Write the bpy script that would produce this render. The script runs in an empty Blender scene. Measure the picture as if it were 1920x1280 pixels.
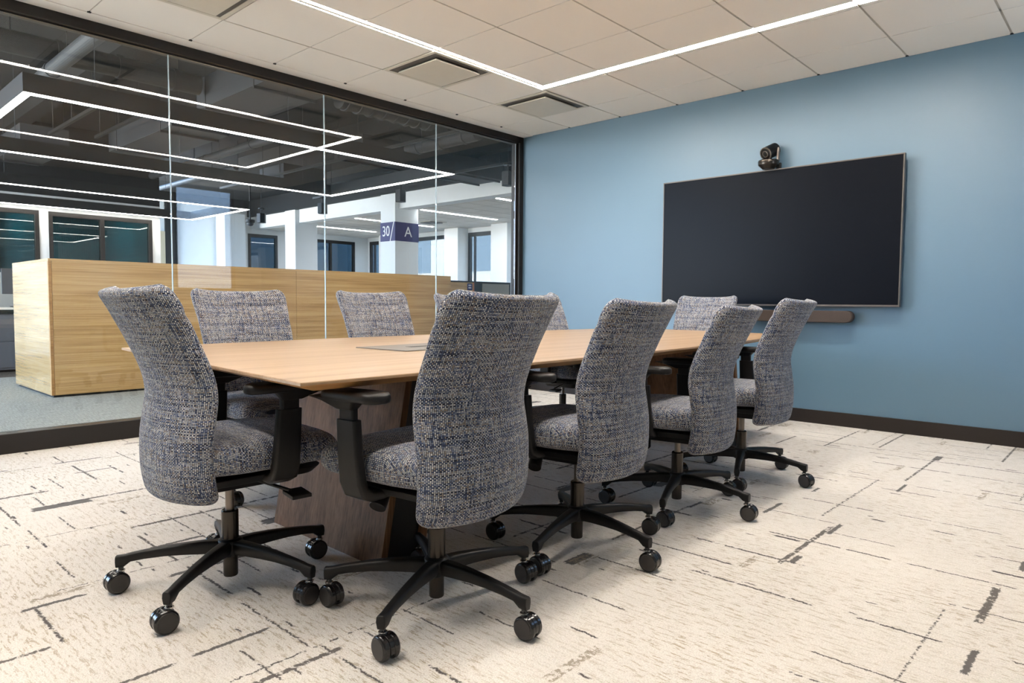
import bpy, bmesh, math, random
from mathutils import Vector, Matrix
C = bpy.context.scene.collection
PI = math.pi
random.seed(7)

# ---------------------------------------------------------------- mesh helpers
class MB:
    """collects geometry with UVs (metres) and material slots, links it as one mesh object"""
    def __init__(s):
        s.v=[]; s.f=[]; s.m=[]; s.uv=[]
    def quad(s, pts, m=0, uv=None):
        b=len(s.v); s.v+= [tuple(p) for p in pts]; s.f.append(tuple(range(b,b+len(pts)))); s.m.append(m)
        s.uv.append(uv or [(0,0)]*len(pts))
    def box(s, x0,x1,y0,y1,z0,z1, m=0):
        P=[(x0,y0,z0),(x1,y0,z0),(x1,y1,z0),(x0,y1,z0),(x0,y0,z1),(x1,y0,z1),(x1,y1,z1),(x0,y1,z1)]
        s.hexa(P,m); return s
    def hexa(s,P,m=0):
        b=len(s.v); s.v+=[tuple(p) for p in P]
        for q in ((0,3,2,1),(4,5,6,7),(0,1,5,4),(1,2,6,5),(2,3,7,6),(3,0,4,7)):
            s.f.append(tuple(b+i for i in q)); s.m.append(m)
            a=[Vector(P[i]) for i in q]; n=(a[1]-a[0]).cross(a[2]-a[1])
            ax=max(range(3),key=lambda i:abs(n[i]))
            if ax==0: s.uv.append([(p.y,p.z) for p in a])
            elif ax==1: s.uv.append([(p.x,p.z) for p in a])
            else: s.uv.append([(p.x,p.y) for p in a])
        return s
    def loft(s, rings, m=0, closed=True, caps=True, uvs=None):
        n=len(rings[0]); b=len(s.v)
        for r in rings: s.v+=[tuple(p) for p in r]
        for i in range(len(rings)-1):
            for j in range(n if closed else n-1):
                k=(j+1)%n
                s.f.append((b+i*n+j,b+i*n+k,b+(i+1)*n+k,b+(i+1)*n+j)); s.m.append(m)
                if uvs:
                    A=uvs[i][j]; B=uvs[i+1][j]
                    s.uv.append([A[0],A[1],B[1],B[0]])
                else: s.uv.append([(0,0)]*4)
        if caps and closed:
            s.f.append(tuple(b+j for j in reversed(range(n)))); s.m.append(m); s.uv.append([(0,0)]*n)
            e=b+(len(rings)-1)*n
            s.f.append(tuple(e+j for j in range(n))); s.m.append(m); s.uv.append([(0,0)]*n)
        return s
    def cyl(s, a, b, r0, r1=None, n=24, m=0, caps=True):
        a=Vector(a); b=Vector(b); r1=r0 if r1 is None else r1
        d=(b-a).normalized(); t=Vector((0,0,1)) if abs(d.z)<.9 else Vector((1,0,0))
        u=d.cross(t).normalized(); w=d.cross(u)
        R=lambda c,r:[c+u*(-math.cos(2*PI*i/n)*r)+w*(math.sin(2*PI*i/n)*r) for i in range(n)]
        s.loft([R(a,r0),R(b,r1)],m,caps=caps); return s
    def lathe(s, prof, n=32, m=0, o=(0,0,0), axis='z'):
        rings=[]
        for r,h in prof:
            ring=[]
            for i in range(n):
                c,q=math.cos(2*PI*i/n)*r,math.sin(2*PI*i/n)*r
                p=(c,q,h) if axis=='z' else ((h,c,q) if axis=='x' else (q,h,c))
                ring.append((p[0]+o[0],p[1]+o[1],p[2]+o[2]))
            rings.append(ring)
        s.loft(rings,m); return s
    def build(s, name, mats, parent=None, smooth=False, bevel=0, sub=0, weld=False, loc=None, rz=0):
        me=bpy.data.meshes.new(name); me.from_pydata(s.v,[],s.f)
        uvl=me.uv_layers.new(name='UVMap'); k=0
        for poly,uv in zip(me.polygons,s.uv):
            for li,c in zip(poly.loop_indices,uv): uvl.data[li].uv=c
        if not isinstance(mats,(list,tuple)): mats=[mats]
        for mt in mats: me.materials.append(mt)
        for p,mi in zip(me.polygons,s.m): p.material_index=mi
        bm=bmesh.new(); bm.from_mesh(me)
        if weld: bmesh.ops.remove_doubles(bm,verts=bm.verts,dist=1e-4)
        bmesh.ops.recalc_face_normals(bm,faces=bm.faces)
        bm.to_mesh(me); bm.free()
        if smooth:
            for p in me.polygons: p.use_smooth=True
        o=bpy.data.objects.new(name,me); C.objects.link(o)
        if parent: o.parent=parent
        if loc: o.location=loc
        o.rotation_euler=(0,0,rz)
        if bevel:
            md=o.modifiers.new('Bevel','BEVEL'); md.width=bevel; md.segments=2; md.limit_method='ANGLE'; md.angle_limit=math.radians(35)
            if smooth is False:
                for p in me.polygons: p.use_smooth=True
                md.harden_normals=False
                w=o.modifiers.new('WN','WEIGHTED_NORMAL'); w.keep_sharp=True
        if sub:
            md=o.modifiers.new('Sub','SUBSURF'); md.levels=sub; md.render_levels=sub
        return o

def empty(name, loc, rz=0, label=None, cat=None, group=None):
    o=bpy.data.objects.new(name,None); C.objects.link(o); o.location=loc; o.rotation_euler=(0,0,rz)
    o.empty_display_size=.05
    tag(o,label,cat,group); return o
def tag(o,label=None,cat=None,group=None,kind=None):
    if label: o['label']=label
    if cat: o['category']=cat
    if group: o['group']=group
    if kind: o['kind']=kind
    return o
def struct(mb,name,mats,**k): return tag(mb.build(name,mats,**k),kind='structure')
def copy_tree(o,parent=None):
    c=o.copy(); C.objects.link(c)
    if parent: c.parent=parent
    for ch in list(o.children): copy_tree(ch,c)
    return c
def rrect(cx,cy,hx,hy,r,n=5):
    """rounded rectangle, counter-clockwise"""
    out=[]
    for sx,sy,a0 in ((1,1,0),(-1,1,90),(-1,-1,180),(1,-1,270)):
        for i in range(n+1):
            a=math.radians(a0+90*i/n)
            out.append((cx+sx*(hx-r)+math.cos(a)*r, cy+sy*(hy-r)+math.sin(a)*r))
    return out

# ---------------------------------------------------------------- node helpers
def lin(r,g,b):
    f=lambda c:(c/255/12.92 if c/255<=.04045 else ((c/255+.055)/1.055)**2.4)
    return (f(r),f(g),f(b),1)
class NT:
    def __init__(s,name):
        s.mat=bpy.data.materials.new(name); s.mat.use_nodes=True
        s.t=s.mat.node_tree; s.t.nodes.clear()
        s.out=s.t.nodes.new('ShaderNodeOutputMaterial')
    def n(s,typ,ins=None,**props):
        nd=s.t.nodes.new(typ)
        for k,v in props.items(): setattr(nd,k,v)
        for k,v in (ins or {}).items(): s.put(nd.inputs[k],v)
        return nd
    def put(s,sock,v):
        if isinstance(v,bpy.types.NodeSocket): s.t.links.new(v,sock)
        else: sock.default_value=v
    def m(s,op,a,b=None,c=None):
        nd=s.t.nodes.new('ShaderNodeMath'); nd.operation=op
        for i,v in enumerate((a,b,c)):
            if v is not None: s.put(nd.inputs[i],v)
        return nd.outputs[0]
    def mix(s,f,a,b,mode='MIX'):
        nd=s.t.nodes.new('ShaderNodeMix'); nd.data_type='RGBA'; nd.blend_type=mode
        s.put(nd.inputs[0],f); s.put(nd.inputs[6],a); s.put(nd.inputs[7],b); return nd.outputs[2]
    def xyz(s,x,y,z=0.0):
        return s.n('ShaderNodeCombineXYZ',{0:x,1:y,2:z}).outputs[0]
    def sep(s,v):
        nd=s.n('ShaderNodeSeparateXYZ',{0:v}); return nd.outputs[0],nd.outputs[1],nd.outputs[2]
    def noise(s,vec,scale,detail=2,rough=.5):
        return s.n('ShaderNodeTexNoise',{'Vector':vec,'Scale':scale,'Detail':detail,'Roughness':rough}).outputs[0]
    def white(s,vec):
        nd=s.n('ShaderNodeTexWhiteNoise',{'Vector':vec}); return nd.outputs[0],nd.outputs[1]
    def ramp(s,f,stops,interp='LINEAR'):
        nd=s.n('ShaderNodeValToRGB',{0:f}); cr=nd.color_ramp; cr.interpolation=interp
        while len(cr.elements)<len(stops): cr.elements.new(.5)
        for e,(p,c) in zip(cr.elements,stops): e.position=p; e.color=c
        return nd.outputs[0]
    def step(s,v,lo,hi):
        nd=s.n('ShaderNodeMapRange',{0:v,1:lo,2:hi,3:0.0,4:1.0}); return nd.outputs[0]
    def bsdf(s,col,rough=.5,metal=0,spec=.5,bump=None,bstr=.3,bdist=.002,coat=0,sheen=0):
        b=s.n('ShaderNodeBsdfPrincipled',{'Base Color':col,'Roughness':rough,'Metallic':metal,'Specular IOR Level':spec})
        if coat: b.inputs['Coat Weight'].default_value=coat; b.inputs['Coat Roughness'].default_value=.15
        if sheen: b.inputs['Sheen Weight'].default_value=sheen
        if bump is not None:
            bn=s.n('ShaderNodeBump',{'Height':bump,'Strength':bstr,'Distance':bdist}); s.t.links.new(bn.outputs[0],b.inputs['Normal'])
        s.t.links.new(b.outputs[0],s.out.inputs[0]); return s.mat
def plain(name,rgb,rough=.5,metal=0,spec=.5,coat=0,var=.04,vs=8):
    t=NT(name); co=t.n('ShaderNodeTexCoord').outputs['Object']
    nz=t.noise(co,vs,3); c=lin(*rgb)
    hi=tuple(min(1,x*(1+var)) for x in c[:3])+(1,); lo=tuple(x*(1-var) for x in c[:3])+(1,)
    return t.bsdf(t.mix(nz,lo,hi),rough,metal,spec,coat=coat,bump=t.noise(co,260,2),bstr=.04,bdist=.001)
def emit(name,rgb,st):
    t=NT(name); e=t.n('ShaderNodeEmission',{0:lin(*rgb),1:st}); t.t.links.new(e.outputs[0],t.out.inputs[0]); return t.mat

def wood(name,cA,cB,cC,axis,scale=1.0,rough=.4,spec=.4,obj=True,coat=0):
    """grain runs along the given axis (0,1,2)"""
    t=NT(name); co=t.n('ShaderNodeTexCoord').outputs['Object']
    s=[16*scale]*3; s[axis]=.45*scale
    mp=t.n('ShaderNodeMapping',{'Vector':co,'Scale':tuple(s)}).outputs[0]
    n1=t.noise(mp,1.0,4,.6)
    s2=[120*scale]*3; s2[axis]=1.6*scale
    mp2=t.n('ShaderNodeMapping',{'Vector':co,'Scale':tuple(s2)}).outputs[0]
    n2=t.noise(mp2,1.0,3,.6)
    s3=[3*scale]*3; s3[axis]=.35*scale
    n3=t.noise(t.n('ShaderNodeMapping',{'Vector':co,'Scale':tuple(s3)}).outputs[0],1.0,2)
    f=t.m('ADD',t.m('MULTIPLY',n1,.42),t.m('ADD',t.m('MULTIPLY',n2,.42),t.m('MULTIPLY',n3,.18)))
    col=t.ramp(f,[(.38,lin(*cC)),(.5,lin(*cB)),(.63,lin(*cA))])
    return t.bsdf(col,rough,0,spec,bump=n2,bstr=.12,bdist=.001,coat=coat)

def fabric():
    t=NT('tweed_fabric'); uv=t.n('ShaderNodeTexCoord').outputs['UV']
    wob=t.n('ShaderNodeTexNoise',{'Vector':uv,'Scale':60.0,'Detail':2}).outputs['Color']
    wx,wy,_=t.sep(wob); x,y,_=t.sep(uv)
    x=t.m('ADD',x,t.m('MULTIPLY',t.m('SUBTRACT',wx,.5),.004)); y=t.m('ADD',y,t.m('MULTIPLY',t.m('SUBTRACT',wy,.5),.003))
    U=t.m('DIVIDE',x,.0054); V=t.m('DIVIDE',y,.0042)
    iu=t.m('FLOOR',U); iv=t.m('FLOOR',V); fu=t.m('SUBTRACT',U,iu); fv=t.m('SUBTRACT',V,iv)
    chk=t.m('FLOORED_MODULO',t.m('ADD',iu,iv),2.0)
    ru,_=t.white(t.xyz(iu,3.0)); rv,_=t.white(t.xyz(iv,9.0))
    segu=t.m('FLOOR',t.m('ADD',t.m('DIVIDE',V,9.0),t.m('MULTIPLY',ru,7.0)))
    segv=t.m('FLOOR',t.m('ADD',t.m('DIVIDE',U,26.0),t.m('MULTIPLY',rv,7.0)))
    a,_=t.white(t.xyz(iu,segu,1.0)); b,_=t.white(t.xyz(iv,segv,5.0)); j,_=t.white(t.xyz(iu,iv,2.0))
    warp=t.ramp(t.m('ADD',t.m('MULTIPLY',a,.72),t.m('MULTIPLY',j,.28)),
        [(0,lin(66,76,104)),(.14,lin(132,142,162)),(.32,lin(182,184,188)),(.54,lin(212,211,209)),(.74,lin(160,146,134)),(.86,lin(236,234,230))],'CONSTANT')
    weft=t.ramp(t.m('ADD',t.m('MULTIPLY',b,.7),t.m('MULTIPLY',j,.3)),
        [(0,lin(36,42,62)),(.20,lin(74,86,116)),(.38,lin(132,138,152)),(.52,lin(184,186,188)),(.68,lin(156,146,136)),(.80,lin(100,110,134)),(.90,lin(222,220,216))],'CONSTANT')
    col=t.mix(chk,warp,weft)
    au=t.m('ABSOLUTE',t.m('SUBTRACT',fu,.5)); av=t.m('ABSOLUTE',t.m('SUBTRACT',fv,.5))
    across=t.m('ADD',t.m('MULTIPLY',au,chk_w:=t.m('SUBTRACT',1.0,chk)),t.m('MULTIPLY',av,chk))   # distance across the float
    along=t.m('ADD',t.m('MULTIPLY',av,chk_w),t.m('MULTIPLY',au,chk))
    h=t.m('MULTIPLY',t.step(across,.36,.15),t.step(along,.64,.44))
    gr=t.noise(t.xyz(t.m('MULTIPLY',x,14),t.m('MULTIPLY',y,130),3.0),1.0,3,.6)
    ground=t.ramp(gr,[(.38,lin(20,21,27)),(.52,lin(34,39,56)),(.64,lin(64,76,104))])
    col=t.mix(t.m('SUBTRACT',1.0,h),col,ground)
    return t.bsdf(col,.9,0,.15,bump=h,bstr=.55,bdist=.002,sheen=.15)

def carpet():
    t=NT('cream_patterned_carpet'); co=t.n('ShaderNodeTexCoord').outputs['Object']
    x,y,_=t.sep(co)
    fine=t.noise(co,230,2,.6)
    tuft=t.n('ShaderNodeTexVoronoi',{'Vector':co,'Scale':330.0}); 
    jx=t.noise(t.xyz(t.m('MULTIPLY',x,10),t.m('MULTIPLY',y,46)),1.0,6,.85); jy=t.noise(t.xyz(t.m('MULTIPLY',x,46),t.m('MULTIPLY',y,10),4.0),1.0,6,.85)
    def strokes(cu,cv,prob,w0,w1,l0,l1,seed,along):
        """random rectangular strokes in a jittered grid; cu across, cv along the stroke"""
        a,b=(x,y) if along=='y' else (y,x)
        jit=jx if along=='y' else jy
        jit2=jy if along=='y' else jx
        a2=t.m('ADD',a,t.m('ADD',t.m('MULTIPLY',t.m('SUBTRACT',jit,.5),.034),seed*.137))
        col=t.m('FLOOR',t.m('DIVIDE',a2,cu)); sh,_=t.white(t.xyz(col,seed,.5))
        b2=t.m('ADD',t.m('ADD',b,t.m('MULTIPLY',t.m('SUBTRACT',jit2,.5),.11)),t.m('MULTIPLY',sh,cv))
        row=t.m('FLOOR',t.m('DIVIDE',b2,cv))
        r1,rc=t.white(t.xyz(col,row,seed)); q1,q2,q3=t.sep(rc)
        lu=t.m('SUBTRACT',a2,t.m('MULTIPLY',t.m('ADD',col,.5),cu)); lv=t.m('SUBTRACT',b2,t.m('MULTIPLY',t.m('ADD',row,.5),cv))
        w=t.m('ADD',w0,t.m('MULTIPLY',t.m('POWER',q2,3.0),w1-w0)); l=t.m('ADD',l0,t.m('MULTIPLY',q3,l1-l0))
        off=t.m('MULTIPLY',t.m('SUBTRACT',q1,.5),cu*.5)
        du=t.m('SUBTRACT',w,t.m('ABSOLUTE',t.m('SUBTRACT',lu,off))); dv=t.m('SUBTRACT',l,t.m('ABSOLUTE',lv))
        mk=t.m('MULTIPLY',t.step(du,-.0012,.0012),t.step(dv,-.002,.002))
        return t.m('MULTIPLY',mk,t.m('LESS_THAN',r1,prob)),q1
    brk=t.step(t.noise(t.xyz(t.m('MULTIPLY',x,30),t.m('MULTIPLY',y,30),7.0),1.0,3,.7),.40,.46)
    brk2=t.step(t.noise(t.xyz(t.m('MULTIPLY',x,45),t.m('MULTIPLY',y,45),2.0),1.0,4,.75),.47,.52)
    mott=t.noise(t.xyz(t.m('MULTIPLY',x,17),t.m('MULTIPLY',y,85),1.0),1.0,6,.82)
    base=t.mix(t.noise(co,1.2,3),lin(214,207,198),lin(226,220,212))
    # taupe flecks drawn out across the room
    reg=t.step(t.noise(co,1.6,2),.38,.62)
    col=t.mix(t.m('MULTIPLY',t.step(mott,.535,.565),t.m('ADD',.35,t.m('MULTIPLY',reg,.55))),base,lin(170,156,134))
    s1,_=strokes(.30,.85,.45,.006,.016,.15,.42,1.0,'y'); col=t.mix(t.m('MULTIPLY',s1,t.m('ADD',.15,t.m('MULTIPLY',brk,.8))),col,lin(80,75,72))
    s2,_=strokes(.15,.44,.45,.003,.007,.10,.26,2.0,'x'); col=t.mix(t.m('MULTIPLY',s2,brk),col,lin(80,75,73))
    s3,_=strokes(.30,.46,.36,.007,.036,.04,.14,3.0,'y'); col=t.mix(t.m('MULTIPLY',s3,.92),col,lin(72,69,70))
    s4,_=strokes(.17,.24,.20,.003,.009,.02,.05,4.0,'x'); col=t.mix(s4,col,lin(66,62,63))
    s5,_=strokes(.50,.5,.35,.012,.05,.05,.13,5.0,'y'); col=t.mix(t.m('MULTIPLY',s5,t.m('MULTIPLY',brk2,.9)),col,lin(150,138,120))
    s6,_=strokes(.30,1.2,.30,.003,.006,.25,.55,6.0,'y'); col=t.mix(t.m('MULTIPLY',s6,brk2),col,lin(82,78,76))
    s7,_=strokes(.12,.16,.12,.003,.006,.008,.022,7.0,'x'); col=t.mix(s7,col,lin(84,78,76))
    col=t.mix(t.step(fine,.36,.62),t.mix(.26,col,lin(110,100,88)),col)
    return t.bsdf(col,.95,0,.1,bump=t.m('ADD',fine,tuft.outputs[0]),bstr=.5,bdist=.0022,sheen=.1)

def carpet_office(name,ca,cb):
    t=NT(name); co=t.n('ShaderNodeTexCoord').outputs['Object']; x,y,_=t.sep(co)
    n1=t.noise(t.xyz(t.m('MULTIPLY',x,12),t.m('MULTIPLY',y,160)),1.0,3,.7)
    n2=t.noise(co,300,2)
    f=t.m('ADD',t.m('MULTIPLY',n1,.7),t.m('MULTIPLY',n2,.3))
    return t.bsdf(t.ramp(f,[(.36,lin(*ca)),(.62,lin(*cb))]),.95,0,.1,bump=n2,bstr=.5,bdist=.003)

def glass(name,tint=(.965,.98,.975),refl=1.0):
    t=NT(name)
    bf=t.n('ShaderNodeNewGeometry').outputs['Backfacing']
    ior=t.m('ADD',1.5,t.m('MULTIPLY',bf,1/1.5-1.5))
    fr=t.n('ShaderNodeFresnel',{'IOR':ior}).outputs[0]
    tr=t.n('ShaderNodeBsdfTransparent',{0:tint+(1,)}); gl=t.n('ShaderNodeBsdfGlossy',{'Color':(1,1,1,1),'Roughness':0.0})
    mx=t.n('ShaderNodeMixShader',{0:t.m('MULTIPLY',fr,refl),1:tr.outputs[0],2:gl.outputs[0]})
    t.t.links.new(mx.outputs[0],t.out.inputs[0]); return t.mat

M=dict(
 fabric=fabric(), carpet=carpet(),
 blackp=plain('black_plastic',(19,18,18),.42,0,.3,vs=30), blackg=plain('black_gloss_plastic',(24,22,22),.16,0,.6,vs=30),
 caster=plain('caster_face',(42,39,38),.38,0,.5,vs=60), chrome=plain('bright_steel',(200,196,190),.18,1.0),
 column=plain('black_chrome',(60,55,50),.22,.7), column2=plain('grey_steel',(120,112,104),.3,.8),
 tabletop=wood('table_oak',(178,150,120),(165,137,105),(144,116,87),1,1.0,.38,.45,coat=.12),
 tableedge=wood('table_edge_oak',(196,152,96),(176,130,78),(140,100,58),1,1.0,.45),
 walnut=wood('pedestal_walnut',(128,94,68),(108,78,54),(82,58,38),2,.9,.6,.15),
 oak=wood('light_oak_laminate',(218,182,128),(200,160,104),(168,128,76),1,.75,.30,.5,coat=.35),
 oakx=wood('light_oak_laminate_end',(218,182,128),(200,160,104),(168,128,76),0,.75,.24,.6,coat=.9),
 grommet=plain('brushed_grey_metal',(112,106,100),.5,.1), dark=plain('dark_recess',(12,12,13),.6),
 frame=plain('dark_bronze_aluminium',(27,23,21),.42,.0,.4,vs=4), framen=plain('black_window_frame',(24,26,30),.4,vs=4),
 base=plain('dark_baseboard',(40,34,31),.5,0,.3,vs=3), silver=plain('silver_seal',(190,200,210),.25,.4),
 screen=plain('tv_screen_glass',(13,16,23),.32,0,.08,var=.01), bezel=plain('tv_bezel',(98,92,88),.35,.6),
 speaker=plain('soundbar_fabric',(72,64,60),.9,0,.1,vs=200,var=.2), lens=plain('lens_glass',(14,8,7),.08,0,.9),
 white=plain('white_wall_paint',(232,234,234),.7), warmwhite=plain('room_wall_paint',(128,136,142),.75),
 deck=plain('black_painted_deck',(24,24,25),.85,vs=2,var=.2), duct=plain('dark_grey_duct',(40,41,43),.6,.1,vs=3,var=.15),
 duct2=plain('grey_galvanised_duct',(58,61,65),.55,.2,vs=3,var=.12), pipe=plain('grey_pipe',(66,69,72),.5,.3),
 pend=plain('black_pendant_housing',(20,20,21),.5), navy=plain('navy_sign_band',(42,40,98),.5), letter=plain('white_lettering',(240,240,240),.5),
 teal=None, vent=plain('vent_enamel',(205,198,184),.4), ventd=plain('vent_throat',(92,88,84),.6), tbar=plain('ceiling_tee_bar',(186,178,164),.55),
 orange=plain('orange_edge',(190,110,70),.5), greyfab=plain('grey_screen_fabric',(168,164,156),.9,vs=60,var=.1), monitor=plain('monitor_back',(70,70,74),.5),
 cabinet=plain('grey_metal_cabinet',(92,94,98),.5), desk=plain('white_desk_edge',(228,222,206),.5),
 glass=glass('partition_glass'), glasst=glass('tinted_glass',(.50,.64,.62)), glassw=glass('window_glass',(.93,.97,.98)), glassf=glass('facade_glass',(.44,.45,.45)), glassd=glass('dark_tinted_glass',(.26,.29,.30)),
 joint=None, facade=None)
t=NT('ceiling_tile'); co=t.n('ShaderNodeTexCoord').outputs['Object']
M['tile']=t.bsdf(t.mix(t.noise(co,380,2),lin(232,226,218),lin(240,235,228)),.9,0,.1,bump=t.noise(co,300,3),bstr=.15,bdist=.001)
t=NT('blue_wall_paint'); co=t.n('ShaderNodeTexCoord').outputs['Object']
M['blue']=t.bsdf(t.mix(t.noise(co,2,2),lin(82,113,134),lin(85,116,137)),.44,0,.85,bump=t.noise(co,150,3,.6),bstr=.12,bdist=.002)
t=NT('teal_glazed_tile'); co=t.n('ShaderNodeTexCoord').outputs['Object']
br=t.n('ShaderNodeTexBrick',{'Vector':t.n('ShaderNodeMapping',{'Vector':co,'Rotation':(0,PI/2,0)}).outputs[0],'Color1':lin(18,112,128),'Color2':lin(14,98,116),'Mortar':lin(90,160,170),'Scale':6.0,'Mortar Size':.012})
M['teal']=t.bsdf(br.outputs[0],.35)
t=NT('glass_joint'); 
M['joint']=t.bsdf(lin(165,174,178),.25,.3,.6)
t=NT('facade_panels'); co=t.n('ShaderNodeTexCoord').outputs['Object']
br=t.n('ShaderNodeTexBrick',{'Vector':t.n('ShaderNodeMapping',{'Vector':co,'Rotation':(PI/2,0,0)}).outputs[0],'Color1':lin(222,214,204),'Color2':lin(214,206,198),'Mortar':lin(170,166,160),'Scale':.35,'Mortar Size':.004})
M['facade']=t.bsdf(br.outputs[0],.7)
LED_ROOM=emit('led_diffuser_room',(255,246,235),56.0)
LED_OFF=emit('led_diffuser_office',(255,246,236),20.0)
LED_FAR=emit('led_diffuser_far',(244,248,255),48.0)

# ---------------------------------------------------------------- camera
S=.93
f_px=1290.8725731
def unit(v): v=Vector(v); return v.normalized()
mX=unit((-440-960,558-640,f_px)); pY=unit((2154-960,576-640,f_px))
X=-mX; Z=X.cross(pY).normalized(); Y=Z.cross(X)
right=Vector((X[0],Y[0],Z[0])); down=Vector((X[1],Y[1],Z[1])); fwd=Vector((X[2],Y[2],Z[2]))
cam=bpy.data.cameras.new('camera'); cam.sensor_width=36; cam.lens=f_px/1920*36; cam.clip_start=.05; cam.clip_end=200
co_=bpy.data.objects.new('camera',cam); C.objects.link(co_)
mt=Matrix((( right[0],-down[0],-fwd[0],0),(right[1],-down[1],-fwd[1],0),(right[2],-down[2],-fwd[2],S),(0,0,0,1)))
co_.matrix_world=mt
bpy.context.scene.camera=co_

# ---------------------------------------------------------------- room shell
WX=-5.06      # glass plane
RX=.70        # right wall
WY=5.59       # screen wall
BY=-1.6       # wall behind the camera
H=2.703
struct(MB().box(-5.14,RX,BY,WY,-.06,0),'floor',M['carpet'])
struct(MB().box(-5.14,RX+.1,WY,WY+.12,-.06,H+.9),'wall_back',M['blue'])
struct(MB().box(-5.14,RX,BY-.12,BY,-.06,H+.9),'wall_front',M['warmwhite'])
# right wall with its window (seen as the pale blue reflection in the glass)
wy0,wy1,wz0,wz1=4.22,5.15,1.09,2.69
w=MB(); w.box(RX,RX+.12,BY-.12,wy0,-.06,H+.9); w.box(RX,RX+.12,wy1,WY,-.06,H+.9); w.box(RX,RX+.12,wy0,wy1,-.06,wz0); w.box(RX,RX+.12,wy0,wy1,wz1,H+.9)
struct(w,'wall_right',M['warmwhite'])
w=MB(); w.box(RX+.02,RX+.08,wy0,wy0+.04,wz0,wz1); w.box(RX+.02,RX+.08,wy1-.04,wy1,wz0,wz1); w.box(RX+.02,RX+.08,wy0+.04,wy1-.04,wz0,wz0+.04); w.box(RX+.02,RX+.08,wy0+.04,wy1-.04,wz1-.04,wz1)
w.box(RX+.045,RX+.055,wy0+.04,wy1-.04,wz0+.04,wz1-.04,1)
struct(w,'window_5',[M['frame'],glass('grey_tinted_glass',(.50,.52,.54))])
# baseboards
struct(MB().box(-5.0,RX,WY-.016,WY,0,.105),'baseboard_back',M['base'],bevel=.002)
struct(MB().box(RX-.016,RX,BY,WY-.016,0,.105),'baseboard_right',M['base'],bevel=.002)
struct(MB().box(-5.0,RX-.016,BY,BY+.016,0,.105),'baseboard_front',M['base'],bevel=.002)

# ceiling: tiles in a tee grid
gx=[-4.88,-4.38,-3.772,-3.164,-2.556,-1.948,-1.34,-.732,-.124,.484,RX]
gy=[WY,5.10,4.492,3.876,3.262,2.646,2.03,1.418,.806,.194,-.418,-1.03,BY]
LX0,LX1,LY0,LY1=-3.79,-1.18,-.30,4.45     # outer edges of the LED rectangle
LW=.070
vents=[(1,3),(1,1),(1,6)]                 # (column, row) of the three diffusers
b=MB()
g=.007
for i in range(len(gx)-1):
    for j in range(len(gy)-1):
        if (i,j) in vents: continue
        x0,x1,y0,y1=gx[i]+g,gx[i+1]-g,gy[j+1]+.004,gy[j]-.004
        if i==0: x0=gx[0]
        # keep the light channel free: split tiles around it
        xs=sorted({x0,x1,*[v for v in (LX0,LX0+LW,LX1-LW,LX1) if x0<v<x1]}); ys=sorted({y0,y1,*[v for v in (LY0,LY0+LW,LY1-LW,LY1) if y0<v<y1]})
        for a0,a1 in zip(xs,xs[1:]):
            for b0,b1 in zip(ys,ys[1:]):
                cx,cy=(a0+a1)/2,(b0+b1)/2
                inside=LX0<cx<LX1 and LY0<cy<LY1; core=LX0+LW<cx<LX1-LW and LY0+LW<cy<LY1-LW
                if inside and not core: continue
                b.box(a0,a1,b0,b1,H,H+.02)
b.box(-5.01,-4.88,BY,WY,H-.004,H+.02)      # perimeter strip beside the glass
b.box(-5.14,RX,BY,WY,H+.035,H+.05,1)
for x in gx[1:-1]: 
    for (a,c) in ((BY,LY0),(LY0+LW,LY1-LW),(LY1,WY-.001)): b.box(x-.012,x+.012,a,c,H+.004,H+.012,1)
for y in gy[1:-1]:
    for (a,c) in ((-4.88,LX0),(LX0+LW,LX1-LW),(LX1,RX)): b.box(a,c,y-.012,y+.012,H+.004,H+.012,1)
struct(b,'ceiling',[M['tile'],M['tbar']])
# little dark notches where the tees meet the wall angle
b=MB()
for x in gx[1:-1]: b.box(x-.010,x+.010,WY-.022,WY-.004,H-.0015,H+.003)
for y in gy[1:-1]: b.box(-4.884,-4.868,y-.010,y+.010,H-.0055,H+.003)
struct(b,'trim_8',M['dark'])
# LED rectangle in the ceiling
led=empty('ceiling_light_line',(LX0,LY0,H),0,'long white light line recessed in a rectangle in the tiled ceiling','light')
def lbar(x0,x1,y0,y1):
    m=MB(); ex=led.location
    m.box(x0-ex.x,x1-ex.x,y0-ex.y,y1-ex.y,.005,.0095); return m
fr=MB(); o=led.location
for (x0,x1,y0,y1) in ((LX0,LX0+LW,LY0,LY1),(LX1-LW,LX1,LY0,LY1),(LX0+LW,LX1-LW,LY0,LY0+LW),(LX0+LW,LX1-LW,LY1-LW,LY1)):
    lbar(x0,x1,y0,y1).build('diffuser',LED_ROOM,led)
    fr.box(x0-o.x,x1-o.x,y0-o.y,y1-o.y,.010,.034)
fr.build('housing',M['vent'],led)
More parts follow.
